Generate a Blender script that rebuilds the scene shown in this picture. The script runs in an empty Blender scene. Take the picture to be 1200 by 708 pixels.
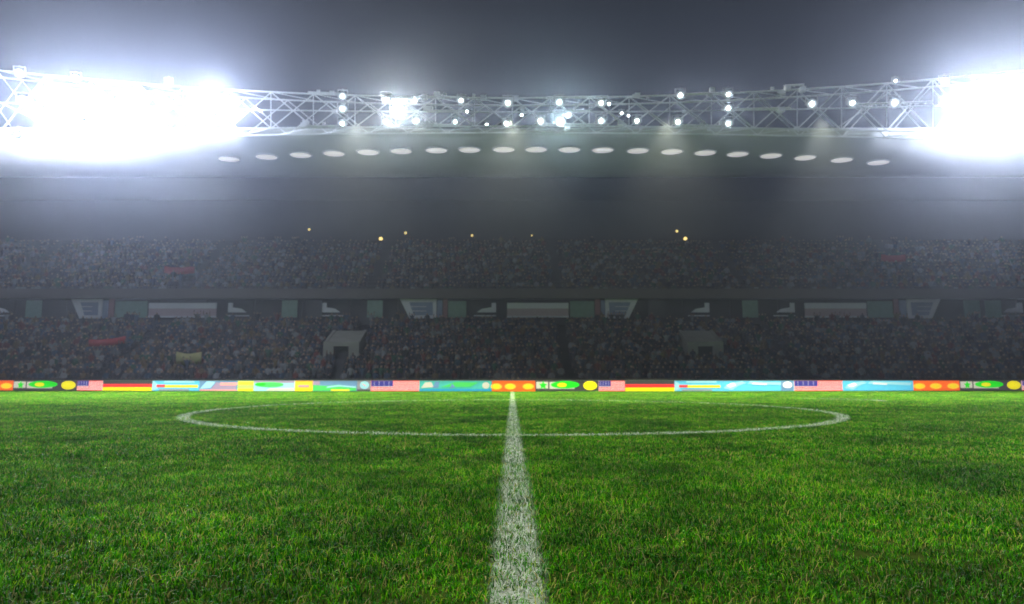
import bpy, bmesh, math, random
import numpy as np
from mathutils import Vector, Matrix, Euler

scene = bpy.context.scene
COL = scene.collection
R = math.radians
random.seed(7)
rng = np.random.default_rng(7)

# ------------------------------------------------------------------ camera
F_PX, CX, CY, PITCH, CAM_H = 758.0, 600.0, 354.0, R(6.74), 0.95
cam_data = bpy.data.cameras.new('camera')
cam_data.sensor_width = 36.0
cam_data.lens = F_PX / 1200.0 * 36.0
cam_data.clip_start, cam_data.clip_end = 0.05, 2000.0
cam_data.dof.use_dof = True
cam_data.dof.focus_distance = 4.0
cam_data.dof.aperture_fstop = 2.1
cam = bpy.data.objects.new('camera', cam_data)
cam.location = (-0.024, 0, CAM_H)
cam.rotation_euler = (math.pi / 2 + PITCH, 0, 0)
COL.objects.link(cam)
scene.camera = cam

# ------------------------------------------------------------------ sky, added fill light for the pitch, exposure
world = bpy.data.worlds.new('World')
scene.world = world
world.use_nodes = True
wn, wl = world.node_tree.nodes, world.node_tree.links
bg = wn['Background']
bg.inputs['Color'].default_value = (0.33, 0.41, 0.62, 1)
bg.inputs['Strength'].default_value = 0.036

sun_d = bpy.data.lights.new('fill_sun', 'SUN')
sun_d.energy = 5.0
sun_d.angle = R(1.5)
sun_d.color = (1.0, 0.97, 0.82)
fill_sun = bpy.data.objects.new('fill_sun', sun_d)
fill_sun.rotation_euler = (R(-9), R(-47), 0)
COL.objects.link(fill_sun)

vs = scene.view_settings
vs.view_transform, vs.look, vs.exposure, vs.gamma = 'Standard', 'None', 0.0, 1.0
cy = scene.cycles
cy.max_bounces, cy.diffuse_bounces, cy.glossy_bounces = 5, 3, 2
cy.transmission_bounces, cy.volume_bounces, cy.transparent_max_bounces = 3, 0, 8
cy.use_denoising = True
cy.sample_clamp_indirect = 4.0
cy.caustics_reflective = cy.caustics_refractive = False

BIG_LAMP = 13500.0      # watts of one big floodlight
HAZE = 0.0013           # haze density
SPILL = 0.03            # share that escapes sideways and back
LENS = 3300.0

# ------------------------------------------------------------------ helpers
def at(px, py, Y):
    """World point at distance Y seen at photograph pixel (px, py)."""
    u, v = (px - CX) / F_PX, (CY - py) / F_PX
    d = Vector((u, math.cos(PITCH) - v * math.sin(PITCH), math.sin(PITCH) + v * math.cos(PITCH)))
    return Vector((0, 0, CAM_H)) + d * (Y / d.y)

def link_mesh(name, bm, mat, parent=None, smooth=False):
    me = bpy.data.meshes.new(name)
    if isinstance(bm, bmesh.types.BMesh):
        bmesh.ops.recalc_face_normals(bm, faces=bm.faces)
        bm.to_mesh(me)
        bm.free()
    else:
        me.from_pydata(bm[0], [], bm[1])
    for m in (mat if isinstance(mat, (list, tuple)) else [mat]):
        me.materials.append(m)
    if smooth:
        me.polygons.foreach_set('use_smooth', [True] * len(me.polygons))
    o = bpy.data.objects.new(name, me)
    COL.objects.link(o)
    if parent is not None:
        o.parent = parent
    return o

def empty(name, loc, rot=(0, 0, 0)):
    o = bpy.data.objects.new(name, None)
    o.empty_display_size = 0.3
    o.location, o.rotation_euler = loc, rot
    COL.objects.link(o)
    return o

def tag(o, label=None, cat=None, group=None, kind=None):
    if label: o['label'] = label
    if cat: o['category'] = cat
    if group: o['group'] = group
    if kind: o['kind'] = kind
    return o

def copy_tree(o, parent=None):
    c = o.copy()
    COL.objects.link(c)
    if parent is not None:
        c.parent = parent
    for ch in o.children:
        copy_tree(ch, c)
    return c

def add_box(bm, x0, x1, y0, y1, z0, z1):
    vs_ = [bm.verts.new(p) for p in ((x0,y0,z0),(x1,y0,z0),(x1,y1,z0),(x0,y1,z0),(x0,y0,z1),(x1,y0,z1),(x1,y1,z1),(x0,y1,z1))]
    for f in ((0,1,2,3),(4,5,6,7),(0,1,5,4),(1,2,6,5),(2,3,7,6),(3,0,4,7)):
        bm.faces.new([vs_[i] for i in f])

def box(x0, x1, y0, y1, z0, z1):
    bm = bmesh.new()
    add_box(bm, x0, x1, y0, y1, z0, z1)
    return bm

def add_tube(bm, a, b, r, n=6):
    a, b = Vector(a), Vector(b)
    d = (b - a).normalized()
    s = d.orthogonal().normalized()
    t = d.cross(s)
    ring = [[bm.verts.new(p + (s * math.cos(2*math.pi*k/n) + t * math.sin(2*math.pi*k/n)) * r) for k in range(n)] for p in (a, b)]
    for k in range(n):
        bm.faces.new((ring[0][k], ring[0][(k+1) % n], ring[1][(k+1) % n], ring[1][k]))
    bm.faces.new(ring[0][::-1]); bm.faces.new(ring[1])

def tube(a, b, r, n=6):
    bm = bmesh.new()
    add_tube(bm, a, b, r, n)
    return bm

def add_lathe(bm, prof, n=16, axis='Y', cap=True):
    rings = []
    for (r, h) in prof:
        ring = []
        for k in range(n):
            c, s = math.cos(2*math.pi*k/n) * r, math.sin(2*math.pi*k/n) * r
            ring.append(bm.verts.new((c, h, s) if axis == 'Y' else (c, s, h)))
        rings.append(ring)
    for a, b in zip(rings, rings[1:]):
        for k in range(n):
            bm.faces.new((a[k], a[(k+1) % n], b[(k+1) % n], b[k]))
    if cap:
        bm.faces.new(rings[0][::-1]); bm.faces.new(rings[-1])

def lathe(prof, n=16, axis='Y'):
    bm = bmesh.new()
    add_lathe(bm, prof, n, axis)
    return bm

def prism(poly, y0, y1):
    """Polygon in the x-z plane given depth from y0 to y1."""
    bm = bmesh.new()
    a = [bm.verts.new((x, y0, z)) for x, z in poly]
    b = [bm.verts.new((x, y1, z)) for x, z in poly]
    n = len(poly)
    bm.faces.new(a); bm.faces.new(b[::-1])
    for i in range(n):
        bm.faces.new((a[i], b[i], b[(i+1) % n], a[(i+1) % n]))
    return bm

def extrude_x(prof, x0, x1):
    """Profile in the y-z plane run along x."""
    bm = bmesh.new()
    a = [bm.verts.new((x0, y, z)) for y, z in prof]
    b = [bm.verts.new((x1, y, z)) for y, z in prof]
    n = len(prof)
    bm.faces.new(a); bm.faces.new(b[::-1])
    for i in range(n):
        bm.faces.new((a[i], b[i], b[(i+1) % n], a[(i+1) % n]))
    return bm

# ------------------------------------------------------------------ materials
def material(name):
    m = bpy.data.materials.new(name)
    m.use_nodes = True
    nt = m.node_tree
    return m, nt.nodes, nt.links, nt.nodes['Principled BSDF']

def surf(name, col, rough=0.6, metal=0.0, var=0.25, scale=3.0, emit=0.0, bump=0.0, coat=None):
    m, n, l, p = material(name)
    tex = n.new('ShaderNodeTexCoord')
    noise = n.new('ShaderNodeTexNoise')
    noise.inputs['Scale'].default_value = scale
    noise.inputs['Detail'].default_value = 5
    l.new(tex.outputs['Object'], noise.inputs['Vector'])
    mix = n.new('ShaderNodeMix'); mix.data_type = 'RGBA'
    lo = tuple(c * (1 - var) for c in col) + (1,)
    hi = tuple(min(1, c * (1 + var)) for c in col) + (1,)
    mix.inputs[6].default_value, mix.inputs[7].default_value = lo, hi
    l.new(noise.outputs['Fac'], mix.inputs[0])
    l.new(mix.outputs[2], p.inputs['Base Color'])
    p.inputs['Roughness'].default_value = rough
    p.inputs['Metallic'].default_value = metal
    if emit:
        l.new(mix.outputs[2], p.inputs['Emission Color'])
        p.inputs['Emission Strength'].default_value = emit
    if bump:
        b = n.new('ShaderNodeBump'); b.inputs['Strength'].default_value = bump
        l.new(noise.outputs['Fac'], b.inputs['Height'])
        l.new(b.outputs['Normal'], p.inputs['Normal'])
    return m

def glow(name, col, strength):
    m, n, l, p = material(name)
    p.inputs['Base Color'].default_value = (0.8, 0.8, 0.8, 1)
    p.inputs['Emission Color'].default_value = col + (1,)
    p.inputs['Emission Strength'].default_value = strength
    return m

def lens(name, col, strength):
    '''Floodlight glass: a hot centre falling off to the reflector rim, which also paints a soft halo.'''
    m, n, l, p = material(name)
    def q(op, a, b=None):
        k = n.new('ShaderNodeMath'); k.operation = op
        for i, v in enumerate((a, b)):
            if v is None: continue
            if isinstance(v, (int, float)): k.inputs[i].default_value = v
            else: l.new(v, k.inputs[i])
        return k.outputs[0]
    tc = n.new('ShaderNodeTexCoord'); sp = n.new('ShaderNodeSeparateXYZ')
    l.new(tc.outputs['Generated'], sp.inputs[0])
    x, z = q('SUBTRACT', sp.outputs['X'], .5), q('SUBTRACT', sp.outputs['Z'], .5)
    rho = q('MULTIPLY', q('SQRT', q('ADD', q('MULTIPLY', x, x), q('MULTIPLY', z, z))), 2.0)
    e = q('MULTIPLY', q('EXPONENT', q('MULTIPLY', rho, -14.0)), strength)
    l.new(q('ADD', e, .10), p.inputs['Emission Strength'])
    p.inputs['Emission Color'].default_value = col + (1,)
    p.inputs['Base Color'].default_value = (0.5, 0.5, 0.5, 1)
    return m

M = {
    'concrete': surf('concrete', (0.045, 0.045, 0.05), 0.85, var=0.35, scale=1.2, bump=0.2),
    'pale_concrete': surf('pale_concrete', (0.17, 0.17, 0.15), 0.8, var=0.25, scale=1.5, bump=0.2),
    'dark_wall': surf('dark_wall', (0.045, 0.046, 0.05), 0.8, var=0.4, scale=0.6),
    'parapet': surf('parapet_paint', (0.055, 0.045, 0.04), 0.7, var=0.35, scale=0.5),
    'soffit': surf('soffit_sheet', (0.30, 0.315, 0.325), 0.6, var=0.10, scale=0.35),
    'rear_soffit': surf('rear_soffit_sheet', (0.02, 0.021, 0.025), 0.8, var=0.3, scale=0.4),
    'roof_sheet': surf('roof_sheet', (0.22, 0.23, 0.25), 0.5, var=0.2),
    'aluminium': surf('aluminium', (0.52, 0.55, 0.60), 0.45, metal=0.25, var=0.15, scale=6),
    'lamp_body': surf('lamp_body', (0.32, 0.33, 0.35), 0.5, metal=0.4, var=0.2),
    'black_metal': surf('black_metal', (0.03, 0.03, 0.032), 0.5, metal=0.3),
    'white_paint': surf('white_paint', (0.42, 0.43, 0.48), 0.55, var=0.12),
    'blue_glass': surf('blue_glass', (0.16, 0.19, 0.28), 0.12, var=0.3, scale=1),
    'mauve_panel': surf('mauve_panel', (0.28, 0.21, 0.24), 0.6, var=0.2),
    'green_panel': surf('green_panel', (0.10, 0.17, 0.14), 0.5, var=0.25),
    'maroon_post': surf('maroon_post', (0.16, 0.07, 0.08), 0.6),
    'red_cloth': surf('red_cloth', (0.27, 0.025, 0.03), 0.85, var=0.3, scale=4),
    'yellow_cloth': surf('yellow_sign_paint', (0.20, 0.19, 0.08), 0.8, var=0.2, scale=3),
    'seat_shell': surf('seat_shell', (0.03, 0.035, 0.05), 0.45, var=0.3),
    'downlight_glow': glow('downlight_glow', (0.62, 0.57, 0.60), 0.70),
    'lens_cool': lens('lens_cool', (0.86, 0.94, 1.0), LENS),
    'lens_white': lens('lens_white', (0.95, 0.98, 1.0), LENS * 2),
    'aisle_glow': glow('aisle_glow', (1.0, 0.72, 0.22), 1.6),
}

# ------------------------------------------------------------------ pitch, markings and grass
CC_Y, CC_R, LINE_W, CIRCLE_W = 19.9, 8.95, 0.235, 0.30

def chalk_mask(n, l):
    """1 on a painted line, worked out from world position."""
    g = n.new('ShaderNodeNewGeometry')
    sep = n.new('ShaderNodeSeparateXYZ')
    l.new(g.outputs['Position'], sep.inputs[0])
    nz = n.new('ShaderNodeTexNoise'); nz.inputs['Scale'].default_value = 9.0; nz.inputs['Detail'].default_value = 3
    l.new(g.outputs['Position'], nz.inputs['Vector'])
    wob = n.new('ShaderNodeMath'); wob.operation = 'MULTIPLY_ADD'
    l.new(nz.outputs['Fac'], wob.inputs[0]); wob.inputs[1].default_value = 0.10; wob.inputs[2].default_value = -0.05
    def m(op, a, b=None, c=None):
        q = n.new('ShaderNodeMath'); q.operation = op
        for i, v in enumerate((a, b, c)):
            if v is None: continue
            if isinstance(v, (int, float)): q.inputs[i].default_value = v
            else: l.new(v, q.inputs[i])
        return q.outputs[0]
    ax = m('ABSOLUTE', sep.outputs['X'])
    dy = m('SUBTRACT', sep.outputs['Y'], CC_Y)
    rad = m('SQRT', m('ADD', m('MULTIPLY', sep.outputs['X'], sep.outputs['X']), m('MULTIPLY', dy, dy)))
    ar = m('SUBTRACT', m('ABSOLUTE', m('SUBTRACT', rad, CC_R)), (CIRCLE_W - LINE_W) / 2)
    d = m('ADD', m('MINIMUM', ax, ar), wob.outputs[0])
    mr = n.new('ShaderNodeMapRange')
    mr.inputs['From Min'].default_value = LINE_W / 2 + 0.035
    mr.inputs['From Max'].default_value = LINE_W / 2 - 0.045
    l.new(d, mr.inputs['Value'])
    return mr.outputs['Result'], g

def turf_material(blades):
    m, n, l, p = material('grass_blade' if blades else 'turf_soil')
    mask, geo = chalk_mask(n, l)
    big = n.new('ShaderNodeTexNoise'); big.inputs['Scale'].default_value = 0.55; big.inputs['Detail'].default_value = 6
    big.inputs['Roughness'].default_value = 0.65
    l.new(geo.outputs['Position'], big.inputs['Vector'])
    def rgb(c0, c1, fac):
        x = n.new('ShaderNodeMix'); x.data_type = 'RGBA'
        for i, c in ((6, c0), (7, c1)):
            if isinstance(c, tuple): x.inputs[i].default_value = c + (1,)
            else: l.new(c, x.inputs[i])
        if isinstance(fac, float): x.inputs[0].default_value = fac
        else: l.new(fac, x.inputs[0])
        return x.outputs[2]
    ramp = n.new('ShaderNodeMapRange'); ramp.inputs['From Min'].default_value = 0.36; ramp.inputs['From Max'].default_value = 0.66
    l.new(big.outputs['Fac'], ramp.inputs['Value'])
    if blades:
        at_ = n.new('ShaderNodeAttribute'); at_.attribute_name = 'tint'
        s = n.new('ShaderNodeSeparateColor'); l.new(at_.outputs['Color'], s.inputs[0])
        cr = n.new('ShaderNodeValToRGB')
        e = cr.color_ramp.elements
        e[0].position, e[0].color = 0.0, (0.003, 0.042, 0.0005, 1)
        e[1].position, e[1].color = 0.52, (0.026, 0.225, 0.0015, 1)
        for pos, c in ((0.80, (0.120, 0.480, 0.003, 1)), (0.915, (0.28, 0.50, 0.015, 1)), (0.945, (0.34, 0.30, 0.09, 1)), (1.0, (0.46, 0.42, 0.20, 1))):
            q = e.new(pos); q.color = c
        l.new(s.outputs[0], cr.inputs[0])
        patch = rgb((0.38, 0.48, 0.5), (1.40, 1.30, 0.8), ramp.outputs[0])
        mul = n.new('ShaderNodeMix'); mul.data_type = 'RGBA'; mul.blend_type = 'MULTIPLY'; mul.inputs[0].default_value = 1.0
        med = n.new('ShaderNodeTexNoise'); med.inputs['Scale'].default_value = 3.2; med.inputs['Detail'].default_value = 4
        l.new(geo.outputs['Position'], med.inputs['Vector'])
        mr2 = n.new('ShaderNodeMapRange'); mr2.inputs['From Min'].default_value = 0.34; mr2.inputs['From Max'].default_value = 0.66
        l.new(med.outputs['Fac'], mr2.inputs['Value'])
        tuft = rgb((0.55, 0.60, 0.6), (1.25, 1.22, 1.1), mr2.outputs[0])
        mul0 = n.new('ShaderNodeMix'); mul0.data_type = 'RGBA'; mul0.blend_type = 'MULTIPLY'; mul0.inputs[0].default_value = 1.0
        l.new(cr.outputs[0], mul0.inputs[6]); l.new(tuft, mul0.inputs[7])
        l.new(mul0.outputs[2], mul.inputs[6]); l.new(patch, mul.inputs[7])
        # how much of a blade took the paint: some blades escaped it
        keep = n.new('ShaderNodeMapRange'); keep.inputs['From Min'].default_value = 0.50; keep.inputs['From Max'].default_value = 0.76
        l.new(s.outputs[2], keep.inputs['Value'])
        mm = n.new('ShaderNodeMath'); mm.operation = 'MULTIPLY'
        l.new(mask, mm.inputs[0]); l.new(keep.outputs[0], mm.inputs[1])
        col = rgb(mul.outputs[2], (0.70, 0.74, 0.66), mm.outputs[0])
        p.inputs['Roughness'].default_value = 0.55
        p.inputs['Specular IOR Level'].default_value = 0.06
        l.new(col, p.inputs['Base Color'])
        tr = n.new('ShaderNodeBsdfTranslucent'); l.new(col, tr.inputs['Color'])
        ms = n.new('ShaderNodeMixShader'); ms.inputs[0].default_value = 0.38
        l.new(p.outputs[0], ms.inputs[1]); l.new(tr.outputs[0], ms.inputs[2])
        l.new(ms.outputs[0], n['Material Output'].inputs['Surface'])
    else:
        fine = n.new('ShaderNodeTexNoise'); fine.inputs['Scale'].default_value = 28; fine.inputs['Detail'].default_value = 6
        l.new(geo.outputs['Position'], fine.inputs['Vector'])
        g1 = rgb((0.016, 0.020, 0.006), (0.035, 0.050, 0.010), fine.outputs['Fac'])
        g2 = rgb(g1, (0.045, 0.080, 0.010), ramp.outputs[0])
        col = rgb(g2, (0.22, 0.25, 0.20), mask)
        l.new(col, p.inputs['Base Color'])
        p.inputs['Roughness'].default_value = 0.95
        p.inputs['Specular IOR Level'].default_value = 0.0
    return m

M['blade'] = turf_material(True)
M['soil'] = turf_material(False)

def chalk_sheet():
    m, n, l, p = material('chalk_paint')
    nz = n.new('ShaderNodeTexNoise'); nz.inputs['Scale'].default_value = 45; nz.inputs['Detail'].default_value = 5
    g = n.new('ShaderNodeNewGeometry'); l.new(g.outputs['Position'], nz.inputs['Vector'])
    cr = n.new('ShaderNodeValToRGB')
    cr.color_ramp.elements[0].position, cr.color_ramp.elements[0].color = 0.38, (0.10, 0.16, 0.05, 1)
    cr.color_ramp.elements[1].position, cr.color_ramp.elements[1].color = 0.52, (0.30, 0.33, 0.28, 1)
    l.new(nz.outputs['Fac'], cr.inputs[0]); l.new(cr.outputs[0], p.inputs['Base Color'])
    p.inputs['Roughness'].default_value = 0.95
    p.inputs['Specular IOR Level'].default_value = 0.0
    return m
M['chalk'] = chalk_sheet()

g = 420
tag(link_mesh('ground', ([(-g, -g, -0.02), (g, -g, -0.02), (g, g, -0.02), (-g, g, -0.02)], [(0, 1, 2, 3)]), M['concrete']), kind='structure')
tag(link_mesh('pitch', ([(-62, -18, 0), (62, -18, 0), (62, 52.4, 0), (-62, 52.4, 0)], [(0, 1, 2, 3)]), M['soil']), kind='structure')

w = LINE_W / 2
v, f = [], []
ys = np.linspace(-17, 46, 120)
for i, y in enumerate(ys):
    v += [(-w, y, 0.004), (w, y, 0.004)]
    if i: f.append((2*i-2, 2*i-1, 2*i+1, 2*i))
tag(link_mesh('halfway_line', (v, f), M['chalk']), kind='structure')
def arc_sheet(name, cx, cy_, r, a0, a1, n, z, width=LINE_W):
    v, f = [], []
    for i in range(n + 1):
        a = a0 + (a1 - a0) * i / n
        for rr in (r - width/2, r + width/2):
            v.append((cx + rr * math.cos(a), cy_ + rr * math.sin(a), z))
        if i: f.append((2*i-2, 2*i-1, 2*i+1, 2*i))
    return tag(link_mesh(name, (v, f), M['chalk']), kind='structure')
arc_sheet('centre_circle', 0, CC_Y, CC_R, 0, 2*math.pi, 160, 0.008, CIRCLE_W)
q = at(985, 466.5, 29.0)
arc_sheet('stray_arc', q.x - 2.2, 27.6, 3.0, R(-15), R(70), 24, 0.034, 0.22)  # stray remnant modelled as chalk, not a real pitch marking

def blade_patch(name, size, n, h0, h1, w0, w1, seed):
    r = np.random.default_rng(seed)
    P = (r.random((n, 2)) - 0.5) * size
    ang = r.random(n) * 2 * np.pi
    lean_a = r.random(n) * 2 * np.pi
    h = h0 + (h1 - h0) * r.random(n)
    w_ = w0 + (w1 - w0) * r.random(n)
    lean = np.abs(r.normal(0.95, 0.45, n)).clip(0, 1.5)
    long = r.random(n) < 0.03
    h[long] *= 1.7
    lean[long] = 1.1
    side = np.stack([np.cos(ang), np.sin(ang)], 1) * (w_ / 2)[:, None]
    ld = np.stack([np.cos(lean_a), np.sin(lean_a)], 1)
    mid_off = ld * (h * 0.45 * np.sin(lean * 0.5))[:, None]
    tip_off = ld * (h * np.sin(lean))[:, None]
    zm, zt = h * 0.52 * np.cos(lean * 0.5), h * np.cos(lean * 0.9).clip(0.18, 1)
    V = np.zeros((n, 5, 3))
    V[:, 0, :2], V[:, 1, :2] = P - side, P + side
    V[:, 2, :2], V[:, 3, :2] = P - side * 0.8 + mid_off, P + side * 0.8 + mid_off
    V[:, 2, 2] = V[:, 3, 2] = zm
    V[:, 4, :2] = P + tip_off
    V[:, 4, 2] = zt
    me = bpy.data.meshes.new(name)
    faces = []
    for i in range(n):
        b = 5 * i
        faces += [(b, b+1, b+3, b+2), (b+2, b+3, b+4)]
    me.from_pydata(V.reshape(-1, 3).tolist(), [], faces)
    ca = me.color_attributes.new('tint', 'FLOAT_COLOR', 'POINT')
    c = np.zeros((n, 5, 4), dtype=np.float32)
    t = r.random(n)
    t[long] = 0.9 + 0.1 * r.random(long.sum())
    c[:, :, 0] = t[:, None]
    c[:, :, 1] = np.array([0, 0, .5, .5, 1])[None]
    c[:, :, 2] = r.random(n)[:, None]
    c[:, :, 3] = 1
    ca.data.foreach_set('color', c.ravel())
    me.materials.append(M['blade'])
    return bpy.data.objects.new(name, me)

def scatter(name, pts, rots, scales, idx, source_objs, parent=None):
    """One object of instances standing at pts."""
    me = bpy.data.meshes.new(name)
    me.from_pydata([tuple(p) for p in pts], [], [])
    for nm, typ, val in (('rot', 'FLOAT', rots), ('scl', 'FLOAT', scales), ('idx', 'INT', idx)):
        a = me.attributes.new(nm, typ, 'POINT')
        a.data.foreach_set('value', np.asarray(val, dtype=np.float32 if typ == 'FLOAT' else np.int32))
    o = bpy.data.objects.new(name, me)
    COL.objects.link(o)
    if parent is not None: o.parent = parent
    src = bpy.data.collections.new(name + '_sources')
    for s_ in source_objs: src.objects.link(s_)
    ng = bpy.data.node_groups.new(name + '_nodes', 'GeometryNodeTree')
    ng.interface.new_socket('Geometry', in_out='INPUT', socket_type='NodeSocketGeometry')
    ng.interface.new_socket('Geometry', in_out='OUTPUT', socket_type='NodeSocketGeometry')
    N, L = ng.nodes, ng.links
    gi, go = N.new('NodeGroupInput'), N.new('NodeGroupOutput')
    ci = N.new('GeometryNodeCollectionInfo')
    ci.inputs['Collection'].default_value = src
    ci.inputs['Separate Children'].default_value = True
    ci.inputs['Reset Children'].default_value = True
    ip = N.new('GeometryNodeInstanceOnPoints')
    ip.inputs['Pick Instance'].default_value = True
    def named(nm, typ):
        a = N.new('GeometryNodeInputNamedAttribute'); a.data_type = typ
        a.inputs['Name'].default_value = nm
        return a.outputs['Attribute']
    cx = N.new('ShaderNodeCombineXYZ')
    L.new(named('rot', 'FLOAT'), cx.inputs['Z'])
    L.new(gi.outputs[0], ip.inputs['Points'])
    L.new(ci.outputs[0], ip.inputs['Instance'])
    L.new(named('idx', 'INT'), ip.inputs['Instance Index'])
    L.new(cx.outputs[0], ip.inputs['Rotation'])
    L.new(named('scl', 'FLOAT'), ip.inputs['Scale'])
    L.new(ip.outputs[0], go.inputs[0])
    md = o.modifiers.new('scatter', 'NODES'); md.node_group = ng
    return o

def clump(x, y):
    '''Uneven growth: 0 to 1 over tufty patches of about half a metre.'''
    q = (math.sin(x * 2.9 + 1.7 * math.sin(y * 1.3)) + math.sin(y * 3.7 + 2.1 * math.sin(x * 1.1 + 2)) + math.sin((x - y) * 5.3 + 1) * .6 + math.sin(x * .7 - y * .9) * .8) / 3.4
    return .5 + .5 * q
src, pts, rots, scls, idx = [], [], [], [], []
# bands of turf: distance range, cell, blades, blade height, blade width
bands = ((0.9, 7.2, 0.30, 470, 0.022, 0.054, 0.0034, 0.0068, 9),
         (7.2, 18.0, 0.60, 950, 0.022, 0.048, 0.005, 0.010, 6),
         (18.0, 47.5, 1.20, 1300, 0.024, 0.048, 0.010, 0.018, 5))
for bi, (y0, y1, cell, n, h0, h1, w0, w1, nv) in enumerate(bands):
    base = len(src)
    for k in range(nv):
        src.append(blade_patch('turf_patch_%02d' % (base + k), cell * 1.12, n, h0, h1, w0, w1, 100 + 10*bi + k))
    y = y0
    while y < y1:
        half = 0.84 * (y + cell) + 2.2
        for x in np.arange(-half, half, cell):
            pts.append((x + rng.normal(0, 0.03) * cell, y + cell/2, 0.0))
            rots.append(rng.random() * 6.283); scls.append(0.72 + 0.65 * clump(x, y) + 0.12 * rng.random()); idx.append(base + rng.integers(nv))
        y += cell
tag(scatter('grass', pts, rots, scls, idx, src), 'short green turf with scattered straw coloured blades covering the pitch', None, None, 'stuff')

# ------------------------------------------------------------------ grandstand
HX = 72.0
stand = tag(empty('grandstand', (0, 53, 0)), 'two tiered dark concrete grandstand behind the advertising boards, under the roof', 'grandstand')
def part(name, bm, mat, smooth=False, parent=None):
    """A part modelled in world coordinates and hung under the grandstand."""
    o = link_mesh(name, bm, mat, None, smooth)
    root = parent or stand
    o.parent = root
    o.matrix_parent_inverse = Matrix.Translation(-Vector(stand.location))
    return o

def tier_profile(y0, z0, rows, d, h, base):
    prof = [(y0, base)]
    y, z = y0, z0
    for i in range(rows):
        prof += [(y, z), (y + d, z)]
        y += d; z += h
    prof += [(y, base)]
    return prof

L_Y0, L_Z0, L_N, L_D, L_H = 53.0, 0.30, 15, 0.78, 0.392
U_Y0, U_Z0, U_N, U_D, U_H = 65.6, 9.3, 15, 0.76, 0.497
part('lower_terrace', extrude_x(tier_profile(L_Y0, L_Z0, L_N, L_D, L_H, -0.01), -HX, HX), M['concrete'])
part('front_wall', box(-HX, HX, 52.55, 52.8, 0.0, 0.95), M['dark_wall'])
up = [(U_Y0, 8.9)] + tier_profile(U_Y0, U_Z0, U_N, U_D, U_H, 8.9)[1:-1] + [(U_Y0 + U_N*U_D, 17.6)]
part('upper_terrace', extrude_x(up, -HX, HX), M['concrete'])
part('suite_wall', box(-HX, HX, 65.9, 66.2, 5.5, 8.88), M['dark_wall'])
part('suite_floor', box(-HX, HX, 64.7, 65.88, 6.35, 6.75), M['dark_wall'])
part('parapet', box(-HX, HX, 64.5, 64.7, 8.95, 9.95), M['parapet'])
part('parapet_rail', tube((-HX, 64.6, 10.12), (HX, 64.6, 10.12), 0.03), M['black_metal'])
part('suite_lintel', box(-HX, HX, 64.72, 65.59, 8.93, 9.25), M['dark_wall'])
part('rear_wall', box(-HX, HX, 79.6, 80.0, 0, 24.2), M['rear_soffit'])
for sx_ in (-1, 1):
    part('end_wall', box(sx_*HX, sx_*(HX + 0.4), 53, 80, 0, 20), M['dark_wall'])

# roof: a bright canopy sheet in front, a dark soffit behind
CANOPY = [(53.0, 153), (54.2, 162), (55.6, 172), (57.0, 181), (58.6, 189), (60.2, 195), (62.0, 200), (64.5, 204.5), (68.0, 208)]  # curve shaped so the light on the sheet fades softly towards the rear
RF_Y, RF_Z = 53.0, at(600, 153, 53.0).z
def canopy_point(px, py):
    for (a, pa), (b, pb) in zip(CANOPY, CANOPY[1:]):
        if pa <= py <= pb:
            return at(px, py, a + (b - a) * (py - pa) / (pb - pa))
under = [(Y, at(600, p_, Y).z) for Y, p_ in CANOPY]
part('canopy', extrude_x(under + [(Y, z + .25) for Y, z in under[::-1]], -HX, HX), M['soffit'], True)
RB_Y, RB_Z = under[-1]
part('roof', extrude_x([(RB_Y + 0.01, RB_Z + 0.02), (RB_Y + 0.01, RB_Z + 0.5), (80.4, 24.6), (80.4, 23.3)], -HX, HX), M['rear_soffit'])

# suite level: windows, panels, posts and pale sign bands along the wall
SY = 64.9
def sx(px, Y=SY): return at(px, 360, Y).x
def sz(py, Y=SY): return at(600, py, Y).z
def suite_window(x0, x1, lean):
    """White trapezoid frame with its pane; lean > 0 slants the left edge."""
    X0, X1, z0, z1, t = sx(x0), sx(x1), sz(373), sz(350), 0.36
    dl, dr = (1.0, 0.0) if lean > 0 else (0.0, 1.0)
    o = [(X0 + dl, z0), (X1 - dr, z0), (X1, z1), (X0, z1)]
    i_ = [(X0 + dl + t*1.2, z0 + t*.8), (X1 - dr - t*.9, z0 + t*.8), (X1 - t - dr*.4, z1 - t), (X0 + t + dl*.6, z1 - t)]
    bm = bmesh.new()
    rings = [[bm.verts.new((x, y, z)) for x, z in pl] for pl, y in ((o, SY), (i_, SY), (i_, SY + .14), (o, SY + .14))]
    for a, b in zip(rings, rings[1:] + rings[:1]):
        for k in range(4):
            bm.faces.new((a[k], a[(k+1) % 4], b[(k+1) % 4], b[k]))
    fr = part('window', bm, M['white_paint'])
    pn = link_mesh('pane', prism(i_, SY + .05, SY + .09), M['blue_glass'], fr)
    for k in (1, 2):
        zz = z0 + t*.8 + (z1 - z0 - t*1.8) * k / 3
        link_mesh('glazing_bar', box(X0 + 1.0, X1 - 1.0, SY + .02, SY + .049, zz - .03, zz + .03), M['white_paint'], fr)
def wall_panel(x0, x1, y0, y1, mat, name='wall_panel', Y=SY):
    return part(name, box(sx(x0), sx(x1), Y, Y + .12, sz(y1), sz(y0)), M[mat])
def suite_bracket(x0, x1, flip):
    a, b = sx(x0), sx(x1)
    t = 0.45
    zt, zm, zb = sz(355), sz(366), sz(370)
    if flip:
        poly = [(a + .3, zm), (b, zm), (b, zt), (b - t, zt), (b - t, zm + .5), (a + .8, zm + .35)]
    else:
        poly = [(a, zm), (b - .3, zm), (b - .8, zm + .35), (a + t, zm + .5), (a + t, zt), (a, zt)]
    part('balcony_screen', prism(poly, SY, SY + .1), M['white_paint'])
    part('balcony_rail', box(a, b, SY, SY + .08, zb - .05, zb + .05), M['white_paint'])
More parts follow.
